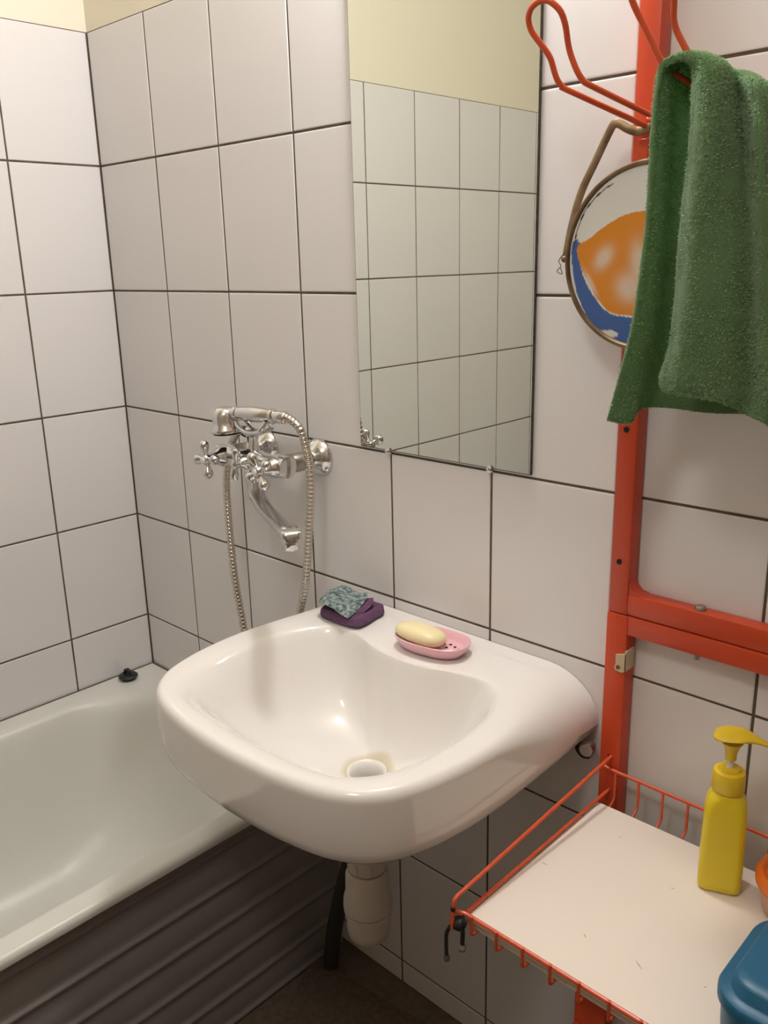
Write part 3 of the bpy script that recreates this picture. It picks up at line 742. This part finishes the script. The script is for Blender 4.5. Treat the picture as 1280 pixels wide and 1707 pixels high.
hb = [(RC.x - RR - .002, -.058, 1.338), (RC.x - RR + .004, -.056, 1.376), (1.168, -.052, 1.412), (1.183, -.049, 1.444), (1.1975, -.046, 1.474), (1.2030, -.045, 1.4825), (1.2090, -.044, 1.4820), (1.2190, -.042, 1.4760), (1.2280, -.040, 1.4725), (1.236, -.0405, 1.4725), (1.2480, -.041, 1.4760), (1.28, -.042, 1.482), (1.315, -.045, 1.4825), (1.33, -.049, 1.450), (RC.x + RR - .004, -.056, 1.376), (RC.x + RR + .002, -.058, 1.338)]
part('hanger', tube(catmull(hb, 5), [(.0018, .0050)] * 200, 10), M_BRASS, rm)
part('pivot', lathe([(.004, -.003), (.004, .005), (.002, .007)], (RC.x - RR, RC.y, RC.z), (-1, 0, 0), 12), M_BRASS, rm)
wp = [Vector(p) + RC - Vector((RR, .001, 0)) for p in [(-.004, 0, .006), (-.010, -.001, -.002), (-.006, -.002, -.008), (-.012, -.001, -.014), (-.004, -.002, -.017), (-.008, 0, -.010)]]
part('wire_twist', tube(catmull(wp, 6), .0006, 6), M_BRASS, rm)

# ------------------------------------------------------------------ green towel over the hook
towel = thing('hand_towel', 'green terry hand towel draped over the orange hook', 'towel', (1.34, -.12, 1.17))
# columns run from the free front edge back and to the right; rows from the wall-side hem up over the hook and down to the front hem
# each entry: reference column, row, depth
TG = [
 # left layer, bottom to top (front edge, then backwards)
 [(1011, 701, -.150), (1048, 706, -.135), (1064, 682, -.105), (1110, 680, -.085), (1180, 688, -.075), (1235, 690, -.070), (1300, 692, -.070), (1380, 690, -.080)],
 [(1030, 630, -.150), (1062, 632, -.135), (1080, 622, -.105), (1120, 620, -.085), (1185, 625, -.075), (1240, 628, -.070), (1300, 630, -.070), (1380, 630, -.080)],
 [(1053, 540, -.150), (1080, 540, -.135), (1098, 535, -.105), (1130, 535, -.085), (1190, 540, -.075), (1245, 540, -.070), (1300, 540, -.070), (1380, 540, -.080)],
 [(1074, 400, -.148), (1096, 400, -.132), (1112, 400, -.105), (1142, 400, -.085), (1195, 400, -.075), (1250, 400, -.070), (1300, 400, -.070), (1380, 405, -.080)],
 [(1083, 270, -.146), (1103, 270, -.130), (1118, 272, -.105), (1148, 272, -.085), (1200, 275, -.075), (1250, 280, -.070), (1300, 290, -.072), (1370, 300, -.080)],
 [(1090, 170, -.144), (1108, 168, -.130), (1124, 170, -.108), (1150, 175, -.092), (1200, 190, -.082), (1250, 205, -.075), (1295, 220, -.075), (1360, 235, -.080)],
 [(1099, 118, -.142), (1114, 112, -.130), (1130, 118, -.112), (1156, 130, -.098), (1203, 150, -.088), (1250, 165, -.080), (1290, 180, -.078), (1350, 200, -.082)],
 # ridge over the hook
 [(1118, 100, -.142), (1136, 94, -.132), (1155, 98, -.116), (1180, 108, -.106), (1214, 122, -.098), (1248, 130, -.092), (1285, 148, -.090), (1345, 178, -.092)],
 [(1140, 96, -.148), (1160, 92, -.144), (1180, 95, -.136), (1203, 106, -.124), (1222, 124, -.112), (1252, 128, -.112), (1285, 150, -.104), (1345, 182, -.100)],
 # right layer, down its front
 [(1157, 112, -0.142), (1172, 104, -0.157), (1188, 104, -0.156), (1212, 118, -0.136), (1226, 136, -0.112), (1256, 136, -0.140), (1282, 160, -0.116), (1345, 190, -0.110)],
 [(1156, 150, -0.148), (1172, 150, -0.164), (1194, 148, -0.164), (1216, 160, -0.142), (1234, 170, -0.120), (1264, 172, -0.150), (1286, 190, -0.122), (1348, 215, -0.118)],
 [(1151, 240, -0.152), (1168, 240, -0.169), (1190, 240, -0.170), (1222, 240, -0.150), (1242, 240, -0.136), (1268, 240, -0.158), (1290, 250, -0.126), (1352, 270, -0.122)],
 [(1136, 370, -0.154), (1155, 370, -0.171), (1178, 370, -0.172), (1216, 370, -0.162), (1248, 370, -0.148), (1272, 370, -0.162), (1295, 370, -0.130), (1358, 380, -0.126)],
 [(1127, 500, -0.156), (1146, 500, -0.173), (1172, 500, -0.175), (1214, 502, -0.168), (1250, 504, -0.154), (1278, 504, -0.166), (1300, 505, -0.134), (1362, 510, -0.130)],
 [(1117, 580, -0.157), (1136, 582, -0.174), (1166, 585, -0.176), (1210, 590, -0.170), (1248, 596, -0.156), (1282, 600, -0.170), (1305, 605, -0.138), (1365, 610, -0.134)],
 [(1102, 630, -0.158), (1124, 640, -0.175), (1160, 647, -0.177), (1206, 656, -0.172), (1246, 668, -0.158), (1286, 680, -0.174), (1310, 690, -0.142), (1368, 690, -0.136)],
 [(1108, 650, -0.158), (1126, 656, -0.175), (1160, 662, -0.177), (1204, 671, -0.172), (1240, 688, -0.158), (1276, 706, -0.174), (1310, 712, -0.142), (1368, 712, -0.136)],
]
def grid_surface(G, nr=8, nc=8):
    P = [[px(*q) for q in row] for row in G]
    rowsI = [catmull(r, nc) for r in P]
    colsI = [catmull([rowsI[i][j] for i in range(len(rowsI))], nr) for j in range(len(rowsI[0]))]
    return [[colsI[j][i] for j in range(len(colsI))] for i in range(len(colsI[0]))]
from mathutils import noise as mnoise
TS = grid_surface(TG, 9, 9)
nr_, nc_ = len(TS), len(TS[0])
def tnormal(i, j):
    a = TS[min(i + 1, nr_ - 1)][j] - TS[max(i - 1, 0)][j]; b = TS[i][min(j + 1, nc_ - 1)] - TS[i][max(j - 1, 0)]
    n = a.cross(b); return n.normalized() if n.length > 1e-9 else Vector((0, -1, 0))
tv, tf = [], []
NRM = [[tnormal(i, j) for j in range(nc_)] for i in range(nr_)]
TH = .0022
for s in (1, -1):
    for i in range(nr_):
        for j in range(nc_):
            p = TS[i][j]; edge = min(i, j, nr_ - 1 - i, nc_ - 1 - j)
            hem = 1.25 if edge in (1, 2, 3) else (.55 if edge == 0 else (.8 if edge == 4 else 1.0))
            lump = .0012 * mnoise.noise(p * 55) + .0005 * mnoise.noise(p * 180)
            tv.append(p + NRM[i][j] * (s * TH * hem + lump))
kk = nr_ * nc_
for i in range(nr_ - 1):
    for j in range(nc_ - 1):
        q = (i * nc_ + j, i * nc_ + j + 1, (i + 1) * nc_ + j + 1, (i + 1) * nc_ + j)
        tf.append(q); tf.append(tuple(x + kk for x in reversed(q)))
bd = [j for j in range(nc_ - 1)] + [nc_ - 1 + nc_ * i for i in range(nr_ - 1)] + [(nr_ - 1) * nc_ + nc_ - 1 - j for j in range(nc_ - 1)] + [nc_ * (nr_ - 1 - i) for i in range(nr_ - 1)]
for a, b in zip(bd, bd[1:] + bd[:1]): tf.append((a, b, b + kk, a + kk))
part('cloth', (tv, tf), M_TOWEL, towel, 80)
def pile():
    rg = random.Random(5); V, Fc = [], []
    for _ in range(70000):
        i = rg.random() * (nr_ - 1.001); j = rg.random() * (nc_ - 1.001); a, b = int(i), int(j); fu, fv = i - a, j - b
        p = TS[a][b].lerp(TS[a][b + 1], fv).lerp(TS[a + 1][b].lerp(TS[a + 1][b + 1], fv), fu); n = NRM[a][b]
        s = 1 if rg.random() < .5 else -1
        p = p + n * s * TH
        r = Vector((rg.gauss(0, 1), rg.gauss(0, 1), rg.gauss(0, 1))).normalized()
        d = (n * s + r * .8).normalized() * rg.uniform(.0012, .0030)
        w = d.cross(r).normalized() * .0007
        k = len(V); V += [p - w, p + w, p + d]; Fc.append((k, k + 1, k + 2))
    o0 = Vector(towel.location)
    me = bpy.data.meshes.new('terry_pile'); me.from_pydata([tuple(v - o0) for v in V], [], Fc); me.materials.append(M_PILE)
    o = put('terry_pile', me, towel); o['kind'] = 'stuff'
pile()

# ------------------------------------------------------------------ wire shelf
ws = thing('wire_shelf', 'orange wire shelf basket hung on the rack beside the washbasin', 'shelf', (1.44, -.19, .60))
XS0, XS1 = 1.2200, 1.6400
def wire(name, P, r=.0021, rad=.006): return part(name, tube(bent(P, rad, 4), r, 8), M_WIRE, ws)
for x in (XS0 + .004, XS1):
    sgn = 1 if x < 1.4 else -1
    sr = wire('side_rail', [(x + .009 * sgn, -.0275, .6825), (x, -.356, .6500), (x, -.3605, .6130)], .0025)
    part('tape', tube([(x, -.3578, .6400), (x, -.3583, .6355)], .0029, 10), M_BLACK, sr)
    wire('lower_side_rail', [(x + .009 * sgn, -.0275, .6315), (x + .005 * sgn, -.06, .6255), (x + .005 * sgn, -.346, .6240)], .0023)
wire('back_rail', [(XS0 + .006, -.0315, .6660), (XS0 + .02, -.0315, .6645), (XS1 - .02, -.0315, .6590), (XS1, -.0315, .659)], .0023)
wire('front_rail', [(XS0 + .002, -.3560, .6330), (XS0 + .012, -.3475, .6300), (XS1 - .012, -.3475, .6280), (XS1, -.357, .633)], .0025)
wm_ = None
for k in range(12):
    x = 1.2440 + .0344 * k + (.0125 if k == 0 else 0) * 0
    if wm_ is None:
        o0 = Vector(ws.location)
        v, f = tube(bent([(x, -.0335, .6625), (x, -.0335, .6230), (x, -.065, .6075), (x, -.3450, .6070), (x, -.3500, .6090), (x, -.3502, .6335)], .006, 4), .0019, 8)
        me = mesh_from('cross_wire', [p - o0 for p in v], f, M_WIRE, 60); wm_ = me; put('cross_wire', me, ws)
    else: put('cross_wire', wm_, ws, (.0344 * k, 0, 0))
br = part('support_bracket', join(bevel_box(1.362, 1.398, -.322, -.3195, .548, .606, .0005, 1)), M_ORANGE, ws)
part('bracket_tongue', loft([[Vector((1.340, -.330, .505)), Vector((1.398, -.330, .505)), Vector((1.398, -.326, .552)), Vector((1.364, -.326, .552))], [Vector((1.340, -.327, .505)), Vector((1.398, -.327, .505)), Vector((1.398, -.323, .552)), Vector((1.364, -.323, .552))]], True, True), M_ORANGE, br)
bt = .0105
shelf_board = thing('shelf_board', 'cream laminate board lying on the orange wire shelf', 'board', (1.43, -.19, .6093))
part('top_face', bevel_box(1.2290, 1.632, -.3415, -.0490, .6165, .6200, .0006, 1), M_BOARD, shelf_board, 0)
part('edge_core', bevel_box(1.2295, 1.6315, -.3411, -.0494, .6095, .6164, .0003, 1), M_BOARDEDGE, shelf_board, 0)
for (u, v, a, l) in [(1065, 1609, -.55, .006), (908, 1440, .1, .004), (1121, 1481, .3, .002), (1034, 1396, 0, .0015), (975, 1560, -.6, .003), (1176, 1645, .8, .0015)]:
    d = RX * ((u - 640) / F_PX) + RY * ((v - 853.5) / F_PX) + RZ; c = CAM + d * ((.6201 - CAM.z) / d.z)
    e = Vector((math.cos(a), math.sin(a), 0)) * l
    part('scuff', tube([c - e, c, c + e], [(.0001, .0003), (.00012, .0006), (.0001, .0002)], 6), mat('scuff_brown', (.38, .28, .20, 1), .7), shelf_board)
# black tie hanging at the corner
ti = thing('black_cord', 'short black cord with two beads tied to the shelf corner', 'cord', (1.224, -.356, .56))
part('knot', lathe([(.003, -.008), (.0075, -.005), (.0085, 0), (.0075, .005), (.003, .008)], (1.2285, -.3525, .6170), (1, .3, .2), 16), M_BLACK, ti)
part('strand', tube(catmull([(1.2240, -.360, .6180), (1.2180, -.362, .605), (1.2170, -.362, .590), (1.2175, -.362, .573)], 5), .0024, 8), M_BLACK, ti)
part('strand', tube(catmull([(1.2330, -.3535, .6180), (1.2355, -.355, .609), (1.2350, -.355, .598), (1.2350, -.355, .594)], 5), .0026, 8), M_BLACK, ti)
part('bead', lathe([(.001, -.005), (.0035, -.003), (.004, .001), (.002, .005)], (1.2176, -.362, .569), n=12), mat('bead_olive', (.10, .09, .05, 1), .4), ti)
part('bead', lathe([(.001, -.005), (.0042, -.003), (.0048, .001), (.002, .005)], (1.2350, -.355, .589), n=12), mat('bead_grey', (.18, .165, .15, 1), .3), ti)

# ------------------------------------------------------------------ things on the shelf
BZ = .6203
bo = thing('pump_bottle', 'yellow plastic pump bottle standing on the shelf board', 'bottle', (1.4185, -.0985, BZ))
bc = Vector((1.4185, -.0985, BZ))
BR = math.radians(22)
def rsq(a, b, r, z, n=7):
    a, b = a * 1.1, b * 1.1
    ring = rrect(-a, a, -b, b, min(r, a * .98, b * .98), z, n)
    return [bc + Matrix.Rotation(BR, 3, 'Z') @ p for p in ring]
part('flask', loft([rsq(.0195, .0155, .008, .0005), rsq(.0215, .0175, .009, .003), rsq(.0220, .0180, .009, .010), rsq(.0222, .0182, .009, .030), rsq(.0215, .0176, .009, .060), rsq(.0212, .0172, .009, .095), rsq(.0205, .0168, .010, .110), rsq(.0185, .0158, .012, .119), rsq(.0150, .0142, .0138, .126), rsq(.0125, .0125, .0122, .129)], True, True), M_YELLOW, bo, 60)
part('collar', lathe([(.0172, .1295), (.0182, .131), (.0178, .150), (.0170, .1535), (.0130, .155), (.0125, .1545), (.0118, .1575), (.0055, .158)], bc, n=32), M_YELLOW2, bo)
part('stem', lathe([(.0042, .157), (.0042, .172)], bc, n=16), M_WHITEPL, bo)
hd0 = bc + Vector((0, 0, .172))
pd = Vector((.96, .28, 0)).normalized(); ps = Vector((-pd.y, pd.x, 0))
part('actuator_neck', lathe([(.0062, -.004), (.0062, .004), (.0085, .012), (.012, .018)], hd0, n=20), M_YELLOW2, bo)
def head():
    top, bot = [], []
    st = [(-.0205, .0015), (-.0190, .0100), (-.0145, .0160), (-.007, .0190), (.002, .0192), (.010, .0172), (.018, .0120), (.025, .0072), (.032, .0048), (.038, .0036), (.0405, .0010)]
    rings = []
    for s, w in st:
        zc = .0235 + .0045 * math.sin((s + .02) / .065 * PI) - .0035 * max(0, s - .015) / .03
        th = .0042 if s < .02 else .0034
        rings.append([hd0 + pd * s + ps * (w * math.cos(2 * PI * j / 14)) + Vector((0, 0, zc + th * min(1, w / .006) * math.sin(2 * PI * j / 14))) for j in range(14)])
    return loft(rings, True, True)
part('actuator', head(), M_YELLOW2, bo, 60)

ob = thing('orange_tub', 'orange plastic tub with moulded rim behind the blue box', 'tub', (1.508, -.085, BZ))
oc = Vector((1.5075, -.088, BZ))
part('bowl', lathe([(.036, .0005), (.040, .003), (.044, .030), (.0455, .034)], oc, n=44), mat('pale_pink_plastic', (.72, .42, .30, 1), .4, sss=.1), ob, 50)
part('lid', lathe([(.0455, .0342), (.0485, .0345), (.050, .038), (.050, .046), (.0475, .050), (.043, .051), (.0405, .049), (.039, .0455), (.030, .0450)], oc, n=44), M_ORPL, ob, 50)

bb = thing('blue_box', 'blue plastic box with a stepped lid at the shelf front', 'box', (1.59, -.272, BZ))
def ring_b(ins, z, r=.036): return [Vector((p.x, p.y, BZ + z)) for p in rrect(1.503 + ins, 1.632 - ins, -.338 + ins, -.192 - ins, max(.004, r - ins), 0, 10)]
part('body', loft([ring_b(.010, .0005), ring_b(.007, .003), ring_b(.005, .03), ring_b(.0035, .062)], True, True), M_BLUE, bb, 50)
part('lid', loft([ring_b(.0015, .0600), ring_b(0, .0610), ring_b(0, .0700), ring_b(.0015, .0725), ring_b(.0110, .0735), ring_b(.0120, .0745), ring_b(.0135, .0860), ring_b(.0165, .0885), ring_b(.030, .0890)], True, True), M_BLUE, bb, 50)
